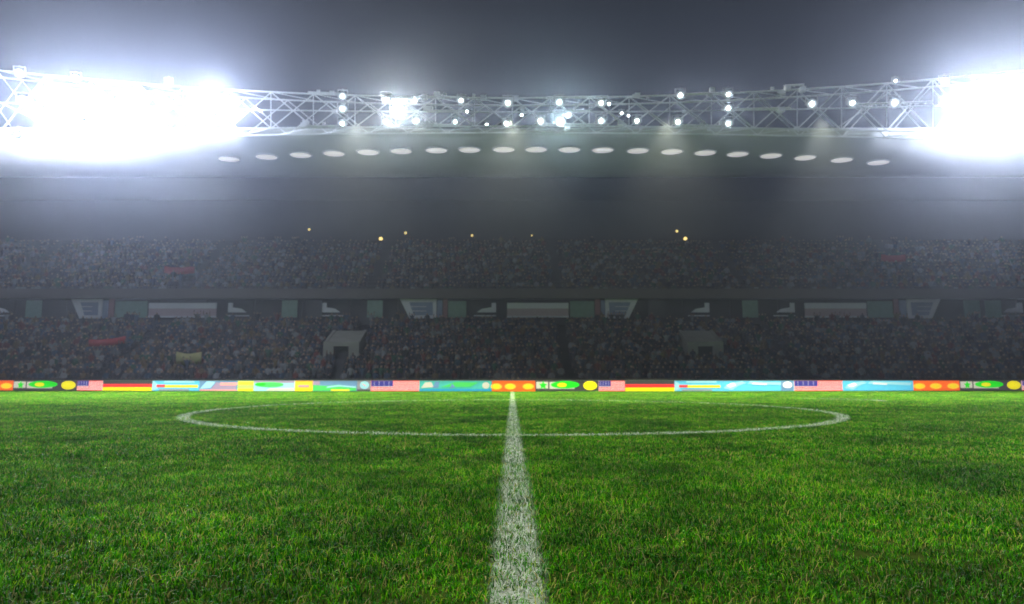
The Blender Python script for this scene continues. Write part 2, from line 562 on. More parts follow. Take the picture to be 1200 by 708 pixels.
def sign_band(x0, x1, label):
    t = tag(empty('fascia_sign', (sx((x0 + x1) / 2), SY, sz(372))), label, 'sign', 'pale sign bands on the suite level')
    hw, h = (sx(x1) - sx(x0)) / 2, sz(355) - sz(372)
    link_mesh('upper_band', box(-hw, hw, 0, .16, h*.62, h), M['white_paint'], t)
    link_mesh('lower_panel', box(-hw, hw, .03, .16, h*.10, h*.62 - .004), M['mauve_panel'], t)
    link_mesh('bottom_trim', box(-hw, hw, 0, .16, 0, h*.10 - .004), M['white_paint'], t)
suite_window(82, 119, 1); suite_window(468, 511, 1); suite_window(709, 748, -1); suite_window(1063, 1103, -1)
for a, b in ((120, 126), (512, 518), (704, 708.5), (1054, 1062)): wall_panel(a, b, 352, 373, 'blue_glass')
for a, b in ((127, 133), (519, 524), (697, 703), (1047, 1053)): wall_panel(a, b, 350, 373, 'maroon_post', 'post')
for a, b in ((135, 172), (525, 546), (668, 696), (1017, 1046)): wall_panel(a, b, 353, 372, 'green_panel')
suite_bracket(267, 292, False); suite_bracket(555, 581, True); suite_bracket(906, 931, True); suite_bracket(377, 402, False)
suite_bracket(806, 831, True); suite_bracket(1172, 1198, True); suite_bracket(-8, 14, False)
sign_band(174, 253, 'pale sign band with mauve lower panel, on the left part of the suite level')
sign_band(594, 666, 'pale sign band with mauve lower panel, at the middle of the suite level')
sign_band(943, 1015, 'pale sign band with mauve lower panel, on the right part of the suite level')
for px in (30, 60, 330, 360, 430, 760, 870, 1130, 1155):
    wall_panel(px, px + 18, 352, 372, 'green_panel' if px % 4 else 'dark_wall')
for i in range(30):
    x = -HX + 2 + i * 4.85
    part('suite_post', box(x, x + .16, 65.3, 65.46, 6.76, 8.92), M['black_metal'])

# entrances cut through the lower tier
def vomitory(px0, px1, label):
    Y = 57.9
    a, b = at(px0, 418, Y), at(px1, 418, Y)
    wd, z0, h = b.x - a.x, a.z - 0.45, 1.75
    t = tag(empty('tier_entrance', ((a.x + b.x) / 2, Y, z0)), label, 'entrance', 'concrete entrances in the lower tier')
    hw, dw, dh, dp, rise = wd/2, 0.68, 1.38, 3.0, 1.25
    front = [(-hw, 0), (-dw, 0), (-dw, dh), (dw, dh), (dw, 0), (hw, 0), (hw, h), (-hw, h)]
    link_mesh('front_wall', prism(front, 0, .25), M['pale_concrete'], t)
    for s in (-1, 1):
        x0, x1 = (s*hw, s*(hw - .28))
        link_mesh('side_wall', extrude_x([(.254, -.5), (.254, h + .06), (dp, h + rise + .06), (dp, 0.5)], x0, x1), M['pale_concrete'], t)
    link_mesh('cover_slab', extrude_x([(.254, h - .2), (.254, h - .01), (dp, h + rise - .01), (dp, h + rise - .2)], -hw + .285, hw - .285), M['pale_concrete'], t)
    link_mesh('doorway', box(-dw - .3, dw + .3, .5, .55, -.2, dh + .1), M['black_metal'], t)
    return (a.x + b.x) / 2, hw
holes = []
holes.append(vomitory(378, 420, 'pale concrete entrance with dark doorway in the crowd, left of the middle'))
holes.append(vomitory(806, 848, 'pale concrete entrance with dark doorway in the crowd, right of the middle'))

# ------------------------------------------------------------------ crowd
def cloth_material(name, ramp):
    m, n, l, p = material(name)
    oi = n.new('ShaderNodeObjectInfo')
    cr = n.new('ShaderNodeValToRGB'); cr.color_ramp.interpolation = 'CONSTANT'
    e = cr.color_ramp.elements
    e[0].position, e[0].color = 0, ramp[0] + (1,)
    e[1].position, e[1].color = 1/len(ramp), ramp[1] + (1,)
    for i, c in enumerate(ramp[2:], 2):
        q = e.new(i / len(ramp)); q.color = c + (1,)
    l.new(oi.outputs['Random'], cr.inputs[0]); l.new(cr.outputs[0], p.inputs['Base Color'])
    p.inputs['Roughness'].default_value = 0.9
    return m
M['shirt'] = cloth_material('shirt_cloth', [(0.0124,0.0124,0.0186), (0.0744,0.0806,0.0930), (0.0186,0.0279,0.0558), (0.0372,0.0372,0.0434), (0.1240,0.1302,0.1426), (0.0124,0.0155,0.0186), (0.0930,0.0217,0.0186),
    (0.0248,0.0496,0.0868), (0.0248,0.0248,0.0310), (0.0558,0.0496,0.0434), (0.0155,0.0558,0.0341), (0.0372,0.0403,0.0527), (0.1612,0.1674,0.1798), (0.0186,0.0217,0.0372), (0.0992,0.0682,0.0310), (0.0310,0.0310,0.0372)])
M['trousers'] = cloth_material('trouser_cloth', [(.02,.022,.03), (.05,.06,.09), (.07,.065,.06), (.03,.03,.03)])
M['hair'] = cloth_material('hair', [(.02,.015,.012), (.05,.03,.02), (.015,.015,.015), (.12,.08,.04)])
M['skin'] = cloth_material('skin', [(.24,.15,.11), (.18,.10,.07), (.27,.18,.135), (.09,.05,.035)])

def body(name, arms, lean=0.0, stand_up=False):
    """Spectator facing -Y, sitting on a 0.43 m seat (or standing): one continuous skinned body."""
    hip = 0.92 if stand_up else 0.50
    v, e, r = [], [], []
    def add(p, rad, to=None):
        v.append(p); r.append(rad)
        if to is not None: e.append((to, len(v) - 1))
        return len(v) - 1
    pel = add((0, 0, hip), (.16, .12))
    wst = add((0, -lean*.3, hip + .20), (.15, .11), pel)
    cst = add((0, -lean*.7, hip + .42), (.19, .13), wst)
    nek = add((0, -lean, hip + .58), (.065, .065), cst)
    hd0 = add((0, -lean - .02, hip + .68), (.085, .095), nek)
    add((0, -lean - .02, hip + .80), (.085, .10), hd0)
    for s in (-1, 1):
        sh = add((s*.20, -lean*.75, hip + .50), (.065, .065), cst)
        el_p, ha_p = arms[0], arms[1]
        el = add((s*el_p[0], el_p[1] - lean*.7, hip + el_p[2]), (.047, .047), sh)
        add((s*ha_p[0], ha_p[1] - lean*.7, hip + ha_p[2]), (.038, .038), el)
        if stand_up:
            kn = add((s*.11, -.02, .48), (.07, .07), pel)
            ft = add((s*.12, 0, .06), (.05, .05), kn)
            add((s*.12, -.14, .04), (.045, .04), ft)
        else:
            kn = add((s*.13, -.42, hip - .01), (.075, .075), pel)
            ft = add((s*.13, -.40, .08), (.05, .05), kn)
            add((s*.13, -.52, .04), (.045, .04), ft)
    me = bpy.data.meshes.new(name)
    me.from_pydata(v, e, [])
    o = bpy.data.objects.new(name, me)
    COL.objects.link(o)
    md = o.modifiers.new('skin', 'SKIN')
    for i, rad in enumerate(r):
        me.skin_vertices[0].data[i].radius = rad
        me.skin_vertices[0].data[i].use_root = (i == 0)
    o.modifiers.new('sub', 'SUBSURF').levels = 1
    dg = bpy.context.evaluated_depsgraph_get()
    out = bpy.data.meshes.new_from_object(o.evaluated_get(dg))
    COL.objects.unlink(o); bpy.data.objects.remove(o)
    out.materials.clear()
    for k in ('shirt', 'trousers', 'skin', 'hair'): out.materials.append(M[k])
    hand = (arms[1][0], arms[1][1] - lean*.7, hip + arms[1][2])
    for p_ in out.polygons:
        c = p_.center
        near_hand = (Vector((abs(c.x), c.y, c.z)) - Vector(hand)).length < 0.11
        if c.z > hip + .60: p_.material_index = 3 if (c.z > hip + .80 or c.y > -lean + .02) else 2
        elif near_hand: p_.material_index = 2
        elif c.z < hip + (.06 if stand_up else .02) or (not stand_up and c.y < -.2 and c.z < hip + .1): p_.material_index = 1
        else: p_.material_index = 0
        p_.use_smooth = True
    out.name = name
    return bpy.data.objects.new(name, out)

sit = ((.25, -.08, .24), (.16, -.33, .12))
protos = [body('spectator_body_a', sit, .02), body('spectator_body_b', sit, .16),
          body('spectator_body_c', ((.28, -.02, .25), (.06, -.26, .30)), .05),
          body('spectator_body_d', ((.32, -.03, .66), (.28, -.08, .95)), .0, True),
          body('spectator_body_e', ((.27, 0, .25), (.24, -.08, .02)), .0, True)]

def seat_mesh():
    bm = bmesh.new()
    add_box(bm, -.21, .21, -.22, .20, .36, .41)
    add_box(bm, -.21, .21, .17, .22, .43, .80)
    add_box(bm, -.05, .05, -.02, .05, 0.0, .355)
    me = bpy.data.meshes.new('seat'); bm.to_mesh(me); bm.free()
    me.materials.append(M['seat_shell'])
    return bpy.data.objects.new('seat_shell', me)

spots, seats = [], []
for tier, (y0, z0, n, d, h) in enumerate(((L_Y0, L_Z0, L_N, L_D, L_H), (U_Y0, U_Z0, U_N, U_D, U_H))):
    for row in range(n):
        y, z = y0 + row * d + d * .60, z0 + row * h
        half = 0.80 * y + 4
        for x in np.arange(-half, half, 0.50):
            if abs(((x + 200) % 19.5) - 9.75) < 0.55: continue          # gangways
            if tier == 0 and any(abs(x - hx) < hw + .35 and 57.2 < y < 61.6 for hx, hw in holes): continue
            seats.append((x, y, z))
            if rng.random() < 0.90:
                spots.append((tier, row, x + rng.normal(0, .04), y + rng.normal(0, .03), z))
fr, rest = [], []
for s in spots:
    (fr if s[0] == 0 and s[1] < 2 and abs(s[2]) < 46 else rest).append(s)
fr.sort(key=lambda s: s[3] + abs(s[2]) * .02)
rest += fr[300:]; fr = fr[:300]
def pose(): return int(rng.choice(5, p=[.36, .26, .22, .06, .10]))
for (tier, row, x, y, z) in fr:
    k = pose()
    o = bpy.data.objects.new('spectator', protos[k].data)
    o.location, o.rotation_euler = (x, y, z), (0, 0, rng.normal(0, .2))
    COL.objects.link(o)
    tag(o, 'spectator in the front rows of the dark lower stand, just above the boards', 'person', 'spectators in the front rows')
ks = [pose() for _ in rest]
tag(scatter('crowd', [(s[2], s[3], s[4]) for s in rest], rng.normal(0, .25, len(rest)), .92 + .14*rng.random(len(rest)), ks, protos),
    'dark crowd of spectators filling both tiers of the stand', None, None, 'stuff')
so = scatter('seats', [(s[0], s[1] - 53, s[2]) for s in seats], [0]*len(seats), [1]*len(seats), [0]*len(seats), [seat_mesh()], stand)
tag(so, kind='stuff')

# banners and the yellow sign hung in the crowd
def banner(px0, px1, py0, py1, Y, mat, label, cat='banner', slope=0.0):
    a, b = at(px0, py1, Y), at(px1, py0, Y)
    wd, h = b.x - a.x, b.z - a.z
    bm = bmesh.new()
    n = 14
    fr_, bk = [], []
    for i in range(n + 1):
        u = i / n
        wob = .07 * math.sin(u * 17 + px0) + .05 * math.sin(u * 41)
        sag = -.18 * math.sin(u * math.pi) * h + slope * (u - .5) * h
        fr_.append([bm.verts.new(((u - .5) * wd, wob, z + sag)) for z in (0, h*.5, h)])
        bk.append([bm.verts.new(((u - .5) * wd, wob + .03, z + sag)) for z in (0, h*.5, h)])
    for i in range(n):
        for j in range(2):
            bm.faces.new((fr_[i][j], fr_[i+1][j], fr_[i+1][j+1], fr_[i][j+1]))
            bm.faces.new((bk[i][j], bk[i][j+1], bk[i+1][j+1], bk[i+1][j]))
        for j in (0, 2):
            bm.faces.new((fr_[i][j], bk[i][j], bk[i+1][j], fr_[i+1][j]))
    t = tag(empty('crowd_banner', ((a.x + b.x) / 2, Y, a.z)), label, cat, 'banners held up in the crowd')
    link_mesh('cloth', bm, M[mat], t, True)
    for s in (-1, 1):
        link_mesh('pole', tube((s*wd*.49, .06, -1.0), (s*wd*.49, .06, h + .1), .025), M['black_metal'], t)
banner(192, 228, 312, 320, 68.6, 'red_cloth', 'red cloth banner in the upper tier crowd, on the left')
banner(1033, 1061, 298, 306, 71.4, 'red_cloth', 'red cloth banner in the upper tier crowd, on the right')
banner(102, 147, 396, 404, 58.2, 'red_cloth', 'long red cloth banner in the lower tier crowd, far left', slope=.5)
banner(206, 236, 412, 426, 55.2, 'yellow_cloth', 'dull yellow banner in the lower tier crowd, above the blue board')

# ------------------------------------------------------------------ advertising boards
def led(name, col, e=0.85):
    return surf(name, col, 0.45, var=0.10, scale=2.5, emit=e * 1.2)
B = {'orange': led('led_orange', (1.0, .13, .012)), 'amber': led('led_amber', (.95, .50, .03)), 'yellow': led('led_yellow', (.85, .72, .004)),
     'green': led('led_green', (.012, .66, .012)), 'leaf': led('led_leaf', (.06, .50, .10)), 'dark': led('led_dark', (.05, .045, .048)),
     'cream': led('led_cream', (.55, .52, .42)), 'navy': led('led_navy', (.035, .03, .24)), 'salmon': led('led_salmon', (.78, .19, .16)),
     'white': led('led_white', (.80, .72, .70)), 'red': led('led_red', (.85, .03, .03)), 'sky': led('led_sky', (.09, .46, .66)),
     'pale_blue': led('led_pale_blue', (.30, .58, .66)), 'steel': led('led_steel', (.12, .24, .40)), 'teal': led('led_teal', (.06, .42, .36)),
     'mauve': led('led_mauve', (.30, .22, .34)), 'grey': led('led_grey', (.24, .24, .26)), 'deep_blue': led('led_deep_blue', (.02, .27, .48)),
     'pink': led('led_pink', (.75, .30, .28)), 'lime': led('led_lime', (.40, .62, .12))}
BOARD_TOP = 0.78
def board_y(px): return 46.4 + 4.0 * ((px - 600) / 600.0) ** 2

def star(cx, cz, r, n=5):
    return [(cx + (r if k % 2 == 0 else r*.48) * math.sin(math.pi*k/n), cz + (r if k % 2 == 0 else r*.48) * math.cos(math.pi*k/n)) for k in range(2*n)]
def oval(cx, cz, a, b, n=20):
    return [(cx + a*math.cos(2*math.pi*k/n), cz + b*math.sin(2*math.pi*k/n)) for k in range(n)]

def board(px0, px1, base, shapes, label, group='advertising boards along the pitch edge'):
    a, b = at(px0, 450, board_y(px0)), at(px1, 450, board_y(px1))
    a.z = b.z = 0
    mid, d = (a + b) / 2, b - a
    wd = d.length - .03
    t = tag(empty('advertising_board', mid, (0, 0, math.atan2(d.y, d.x))), label, 'advertising board', group)
    z0, z1 = .05, BOARD_TOP
    link_mesh('panel', box(-wd/2, wd/2, 0, .07, z0, z1), B[base], t)
    link_mesh('top_rail', box(-wd/2, wd/2, -.012, .08, z1 + .002, z1 + .035), M['lamp_body'], t)
    for s in (-1, 1):
        x = s * wd * .42
        link_mesh('foot', extrude_x([(.075, 0), (.075, .6), (.11, .6), (.5, .03), (.5, 0)], x - .02, x + .02), M['black_metal'], t)
    X = lambda u: -wd/2 + wd * u
    Z = lambda v_: z0 + (z1 - z0) * v_
    for i, (kind, name, mat, *g_) in enumerate(shapes):
        dpt = -.004 * (1 + i * .4) - .002
        if kind == 'rect':
            u0, u1, v0, v1 = g_
            bm = prism([(X(u0), Z(v0)), (X(u1), Z(v0)), (X(u1), Z(v1)), (X(u0), Z(v1))], dpt, -.0005)
        elif kind == 'oval':
            u, v_, ra, rb = g_
            bm = prism(oval(X(u), Z(v_), wd * ra, (z1 - z0) * rb), dpt, -.0005)
        elif kind == 'star':
            u, v_, rr = g_
            bm = prism(star(X(u), Z(v_), (z1 - z0) * rr), dpt, -.0005)
        elif kind == 'poly':
            bm = prism([(X(u), Z(v_)) for u, v_ in g_[0]], dpt, -.0005)
        link_mesh(name, bm, B[mat], t)

def stripes_flag(cu):
    s = [('rect', 'stripe', 'red', 0, 1, k*2/13 , (k*2 + 1)/13) for k in range(7)]
    s.append(('rect', 'canton', 'navy', .01, cu, .46, .995))
    for r_ in range(3):
        for c_ in range(4):
            s.append(('star', 'star', 'white', cu * (.16 + .22*c_), .57 + .15*r_, .045))
    return s
tricolour = [('rect', 'black_stripe', 'dark', 0, 1, .667, .998), ('rect', 'red_stripe', 'red', 0, 1, .33, .667), ('rect', 'yellow_stripe', 'yellow', 0, 1, .002, .33)]
def star_disc(k=1.0):
    return [('rect', 'pale_patch', 'cream', .01, .20, .25, .92), ('star', 'star', 'green', .12, .56, .44),
            ('rect', 'pale_patch', 'cream', .22, .62, .22, .90), ('oval', 'oval', 'green', .47, .62, .23, .36), ('oval', 'spot', 'yellow', .42, .60, .075, .2),
            ('oval', 'disc', 'yellow', .87, .54, .11, .44)]
def orange_blobs(us):
    return [('oval', 'blob', 'amber', u, .45, .13, .30) for u in us] + [('oval', 'spot', 'yellow', u, .45, .07, .17) for u in us]
def blue_bar():
    return [('poly', 'swirl', 'pale_blue', [(.0, .0), (.12, .2), (.10, .7), (.03, .98), (0, .98)]), ('rect', 'pale_band', 'pale_blue', .25, .9, .82, .97),
            ('rect', 'yellow_bar', 'yellow', .26, .98, .33, .58), ('rect', 'red_bar', 'red', .09, .28, .36, .60), ('rect', 'grey_bar', 'grey', .15, .8, .03, .18)]
def sky_swirl(ball):
    s = [('poly', 'swirl', 'pale_blue', [(.02, .3), (.12, .75), (.28, .95), (.34, .8), (.22, .5), (.14, .1)]),
         ('poly', 'swirl', 'white', [(.06, .55), (.16, .82), (.20, .6), (.12, .35)]),
         ('poly', 'band', 'pale_blue', [(.36, .72), (.95, .55), (.98, .80), (.40, .95)]),
         ('poly', 'streak', 'white', [(.42, .66), (.62, .60), (.63, .72), (.43, .80)]), ('rect', 'base_band', 'sky', .3, .99, .02, .25)]
    if ball: s += [('rect', 'end_panel', 'steel', .82, .995, .03, .97), ('oval', 'ball', 'white', .91, .60, .065, .32)]
    return s

board(-165, -92, 'dark', star_disc(), 'dark board with green star, oval and yellow disc, beyond the left frame edge')
board(-92, -38, 'pale_blue', sky_swirl(False), 'pale blue board with white swirl, beyond the left frame edge')
board(-38, 15, 'orange', orange_blobs((.12, .48, .86)), 'orange board with yellow blobs at the left end of the row')
board(15, 90, 'dark', star_disc(), 'dark board with green star, green oval and yellow disc, leftmost of its kind')
board(90, 120, 'white', stripes_flag(.46), 'striped red and white flag board with navy corner, leftmost one')
board(120, 178, 'dark', tricolour, 'black, red and yellow striped board, the left one of two')
board(178, 233, 'sky', blue_bar(), 'blue board with red and yellow bar, the left one of two')
board(233, 278, 'steel', [('poly', 'swirl', 'pale_blue', [(.02, .2), (.2, .95), (.42, .9), (.3, .3)]), ('poly', 'cloud', 'mauve', [(.3, .15), (.45, .85), (.95, .55), (.98, .15)]),
      ('rect', 'pink_band', 'pink', .55, .99, .55, .82), ('rect', 'base_line', 'pink', .02, .99, .02, .14)], 'mottled steel blue board with pink foot line')
board(278, 297, 'lime', [('rect', 'top_band', 'amber', .02, .98, .62, .88), ('rect', 'foot_band', 'yellow', .02, .98, .02, .2)], 'narrow lime green board with amber band and yellow foot')
board(297, 345, 'pale_blue', [('rect', 'top_band', 'mauve', .0, .99, .80, .98), ('oval', 'oval', 'leaf', .38, .62, .36, .26), ('oval', 'spot', 'green', .16, .66, .13, .16),
      ('poly', 'foot_band', 'cream', [(.3, .03), (.99, .03), (.99, .30), (.4, .26)])], 'pale board with a large green oval and cream foot')
board(345, 366, 'amber', [('rect', 'bar', 'mauve', .2, .8, .40, .58), ('rect', 'foot_band', 'yellow', .02, .98, .02, .2)], 'small amber board with a mauve bar')
board(366, 418, 'steel', [('rect', 'corner_block', 'mauve', .0, .16, .6, .98), ('poly', 'wave', 'leaf', [(.0, .03), (.99, .03), (.99, .42), (.6, .60), (.3, .5), (.0, .58)]),
      ('poly', 'crest', 'pale_blue', [(.3, .3), (.6, .45), (.98, .3), (.98, .46), (.6, .58), (.35, .46)]), ('rect', 'foot_patch', 'yellow', .42, .84, .02, .16)],
      'blue board with a green wave and yellow foot patch')
board(418, 434, 'grey', [('oval', 'disc', 'pale_blue', .55, .58, .34, .38), ('poly', 'slash', 'pink', [(.35, .7), (.45, .72), (.7, .5), (.6, .48)]), ('rect', 'foot_band', 'dark', .02, .98, .02, .16)],
      'narrow grey board with a pale blue disc')
board(434, 491, 'white', stripes_flag(.46), 'striped flag board with navy corner beside the narrow grey board')
board(491, 576, 'teal', [('poly', 'cloud', 'cream', [(.02, .3), (.08, .85), (.16, .9), (.20, .4)]), ('poly', 'patch', 'steel', [(.18, .3), (.22, .95), (.28, .9), (.26, .3)]),
      ('poly', 'streak', 'leaf', [(.3, .4), (.5, .9), (.82, .85), (.7, .4)]), ('poly', 'patch', 'steel', [(.42, .25), (.45, .75), (.5, .4)]), ('rect', 'foot_band', 'deep_blue', .0, .995, .02, .2),
      ('oval', 'disc', 'cream', .92, .56, .05, .32)], 'teal board with cream cloud and blue foot band, left of the halfway line')
board(576, 627, 'orange', orange_blobs((.10, .42, .84)), 'orange board with yellow blobs at the end of the halfway line')
board(627, 701, 'dark', star_disc(), 'dark board with green star, green oval and yellow disc, just right of the halfway line')
board(701, 732, 'white', stripes_flag(.46), 'striped red and white flag board with navy corner right of the halfway line')
board(732, 790, 'dark', tricolour, 'black, red and yellow striped board, the right one of two')
board(790, 845, 'sky', blue_bar(), 'blue board with red and yellow bar, the right one of two')
board(845, 930, 'sky', sky_swirl(True), 'sky blue board with white swirl and a white ball')
board(930, 987, 'white', stripes_flag(.48), 'wide striped flag board with navy corner, rightmost one')
board(987, 1070, 'sky', sky_swirl(False), 'sky blue board with white streak, left of the right orange board')
board(1070, 1124, 'orange', orange_blobs((.12, .48, .86)), 'orange board with yellow blobs towards the right end')
board(1124, 1197, 'dark', star_disc(), 'dark board with green star, green oval and yellow disc at the right end')
board(1197, 1230, 'white', stripes_flag(.46), 'striped flag board with navy corner, beyond the right frame edge')
board(1230, 1290, 'dark', tricolour, 'black, red and yellow board, beyond the right frame edge')

# ------------------------------------------------------------------ lighting truss
def truss_y(px): return 46.0 - 4.5 * min(1.6, ((px - 600) / 600.0) ** 2)
def truss_edges(px):
    u = ((px - 600) / 460.0) ** 2
    return 115 - 19 * u, 148 + 6.0 * u
def tp(px, level, dy=0.0):
    top, bot = truss_edges(px)
    return at(px, top + (bot - top) * level, truss_y(px)) + Vector((0, dy, 0))
truss = tag(empty('lighting_truss', tp(600, 1.0)), 'long pale metal lattice truss carrying floodlights in front of the stand roof', 'truss')
TI = Matrix.Translation(-Vector(truss.location))
def tpart(name, bm):
    o = link_mesh(name, bm, M['aluminium'], truss)
    o.matrix_parent_inverse = TI
    return o
nodes = [600 + i * 44.0 * (1 + abs(i) * .012) for i in range(-17, 18)]
RB = 1.3
def chord(level, dy, r):
    bm = bmesh.new()
    for a, b in zip(nodes, nodes[1:]):
        add_tube(bm, tp(a, level, dy), tp(b, level, dy), r)
    tpart('chord', bm)
for lv, dy, r in ((0, 0, .055), (1, 0, .055), (.5, 0, .04), (0, RB, .05), (1, RB, .05)): chord(lv, dy, r)
for a, b in zip(nodes, nodes[1:]):
    m_ = (a + b) / 2
    for dy, r in ((0, .038), (RB, .03)):
        s, t_ = (a, b) if dy == 0 else (a + 12, b + 12)
        tpart('brace', tube(tp(s, 0, dy), tp(t_, 1, dy), r, 5))
        tpart('brace', tube(tp(s, 1, dy + .06), tp(t_, 0, dy + .06), r, 5))
    tpart('tie', tube(tp(a, 0, 0), tp(b, 0, RB), .025, 5))
    tpart('tie', tube(tp(b, 1, 0), tp(a, 1, RB), .025, 5))
    tpart('post', tube(tp(a, 0, 0), tp(a, 1, 0), .028, 5))
for px in (-100, 1058, 1300):
    a = tp(px, 0, RB)
    tpart('hanger', tube(a, (a.x, RF_Y + .2, RF_Z + .1), .025, 5))
# walkway rails and cable trays seen as bright bars
for x0, x1, lv in ((362, 401, .0), (352, 403, 1.0), (487, 545, .02), (500, 548, .5), (490, 535, .98), (640, 712, .03), (650, 690, .5), (640, 712, .97),
                   (795, 853, .02), (797, 853, .98), (845, 925, .5), (918, 940, -.08), (922, 945, 1.06), (40, 80, .5), (1000, 1090, .45)):
    bm = bmesh.new()
    a, b = tp(x0, lv, -.25), tp(x1, lv, -.25)
    add_tube(bm, a, b, .06, 6)
    k = int((x1 - x0) / 8)
    for i in range(k + 1):
        p_ = a.lerp(b, i / max(k, 1))
        add_tube(bm, p_ + Vector((0, 0, -.14)), p_ + Vector((0, .25, .14)), .025, 5)
    tpart('walkway_rail', bm)
for i in range(46):
    px = random.choice([random.uniform(355, 400), random.uniform(480, 560), random.uniform(560, 780), random.uniform(795, 860), random.uniform(890, 950)])
    c = tp(px, random.choice([0, 0, .5, 1, 1]) + random.uniform(-.1, .1), -.2)
    s = random.uniform(.06, .16)
    tpart('junction_box', box(c.x - s*1.3, c.x + s*1.3, c.y - s, c.y + s, c.z - s, c.z + s))

# ------------------------------------------------------------------ floodlights
lamp_meshes = {}
def lamp_kit(r, mat):
    key = (round(r, 2), mat)
    if key not in lamp_meshes:
        hs = link_mesh('housing', lathe([(r*.35, .55*r + .25), (r*.75, .30*r + .15), (r*1.08, .02), (r*1.08, -.06), (r*1.0, -.06), (r*.98, .0)], 18), M['lamp_body'], None, True)
        ln = link_mesh('lens', lathe([(r*.02, -.035 - r*.10), (r*.5, -.03 - r*.075), (r*.97, -.02), (r*.97, .0)], 18), M[mat], None, True)
        bm = bmesh.new()
        for s in (-1, 1):
            add_box(bm, s*r*1.12, s*(r*1.12 + .04), .0, .12, -.05, r*1.5)
        add_box(bm, -r*1.12 - .04, r*1.12 + .04, .0, .12, r*1.5 + .001, r*1.5 + .05)
        add_box(bm, -.03, .03, .03, .55, r*1.5 + .051, r*1.5 + .1)
        br = link_mesh('bracket', bm, M['lamp_body'])
        lamp_meshes[key] = [hs.data, ln.data, br.data]
        for o in (hs, ln, br): bpy.data.objects.remove(o)
    return lamp_meshes[key]

FG = 'floodlights along the lighting truss'
def flood(px, py, r, label, power=0.0, col=(0.86, 0.92, 1.0), mat='lens_cool', group=FG, spill=SPILL):
    r *= .95
    base = at(px, py, truss_y(px) - .55)
    t = tag(empty('floodlight', base, (R(12), 0, math.atan2(base.x, 120))), label, 'floodlight', group)
    t.rotation_euler = (R(14), 0, -math.atan2(base.x, 90) * 0.8)
    for nm, me in zip(('housing', 'lens', 'bracket'), lamp_kit(r, mat)):
        o = bpy.data.objects.new(nm, me); COL.objects.link(o); o.parent = t
    if not power and r > .19: power, spill = BIG_LAMP * .024, 0
    if power:
        # the beam thrown on the pitch, and the little that spills out sideways
        ld = bpy.data.lights.new('beam', 'SPOT')
        ld.energy, ld.color, ld.shadow_soft_size = power, col, .25
        ld.spot_size, ld.spot_blend = R(172), .55
        lo = bpy.data.objects.new('beam_light', ld); COL.objects.link(lo)
        lo.parent, lo.location, lo.rotation_euler = t, (0, -.25, 0), (R(-90), 0, 0)
        if not spill: return
        ld = bpy.data.lights.new('spill', 'POINT')
        ld.energy, ld.color, ld.shadow_soft_size = power * spill, col, .3
        lo = bpy.data.objects.new('spill_light', ld); COL.objects.link(lo)
        lo.parent, lo.location = t, (0, -.5, 0)
def added_uplight(px, py, power, col):
    '''An added spot without a lamp body, washing the underside of the canopy.'''
    p_ = at(px, py, truss_y(px) + .9)
    ld = bpy.data.lights.new('added_uplight', 'SPOT')
    ld.energy, ld.color, ld.shadow_soft_size = power, col, .3
    ld.spot_size, ld.spot_blend = R(46), .35
    lo = bpy.data.objects.new('added_canopy_wash', ld); COL.objects.link(lo)
    lo.location, lo.rotation_euler = p_, (R(90 + 29), 0, 0)
LIL, TEAL, WARM = (.78, .84, 1.0), (.80, 1.0, .96), (.98, 1.0, .88)
# far left column and the glaring bank
flood(22, 86, .30, 'top lamp of the column of three at the far left end')
flood(26, 118, .34, 'middle lamp of the column of three at the far left end')
flood(20, 157, .30, 'bottom lamp of the column of three at the far left end')
flood(88, 92, .27, 'single high lamp above the glare of the left bank')
gl = 'large floodlight lost in the white glare of the left bank'
for i, (x, y) in enumerate(((62, 134), (88, 122), (92, 148), (120, 136), (140, 122), (150, 150), (172, 136), (196, 122))):
    flood(x, y, .42, gl, BIG_LAMP * (1.05 if i in (0, 3, 6) else 0), LIL, 'lens_white', 'floodlights in the left bank', .2)
flood(197, 97, .22, 'small high lamp between the left bank and the big glaring lamp')
flood(238, 118, .42, 'left of two big glaring lamps at the right end of the left bank', 0, LIL, 'lens_white')
flood(254, 125, .42, 'right of two big glaring lamps at the right end of the left bank', BIG_LAMP * 1.2, LIL, 'lens_white', FG, .2)
# column of three left of centre
flood(401, 113, .29, 'top lamp of the column of three left of the warm glare')
flood(401, 128, .33, 'middle lamp of the column of three left of the warm glare')
flood(401, 145, .31, 'bottom lamp of the column of three left of the warm glare')
# warm glare
flood(452, 117, .32, 'lamp at the upper left of the big warm floodlight')
flood(466, 131, .55, 'big warm white floodlight glaring left of the middle', BIG_LAMP * .42, WARM, 'lens_white')
flood(452, 143, .30, 'lamp at the lower left of the big warm floodlight')
flood(486, 118, .24, 'lamp at the upper right of the big warm floodlight')
flood(488, 142, .30, 'lamp at the lower right of the big warm floodlight')
flood(540, 118, .28, 'upper lamp of the pair between warm glare and the middle')
flood(533, 143, .25, 'lower lamp of the pair between warm glare and the middle')
flood(547, 131, .16, 'small spot at the right end of the middle rail, left of the middle')
flood(570, 146, .13, 'tiny spot under the truss left of the middle')
flood(595, 121, .36, 'upper lamp at the middle of the truss, above the halfway line')
flood(593, 145, .31, 'lower lamp at the middle of the truss, above the halfway line')
flood(611, 135, .15, 'small tilted spot just right of the middle lamps')
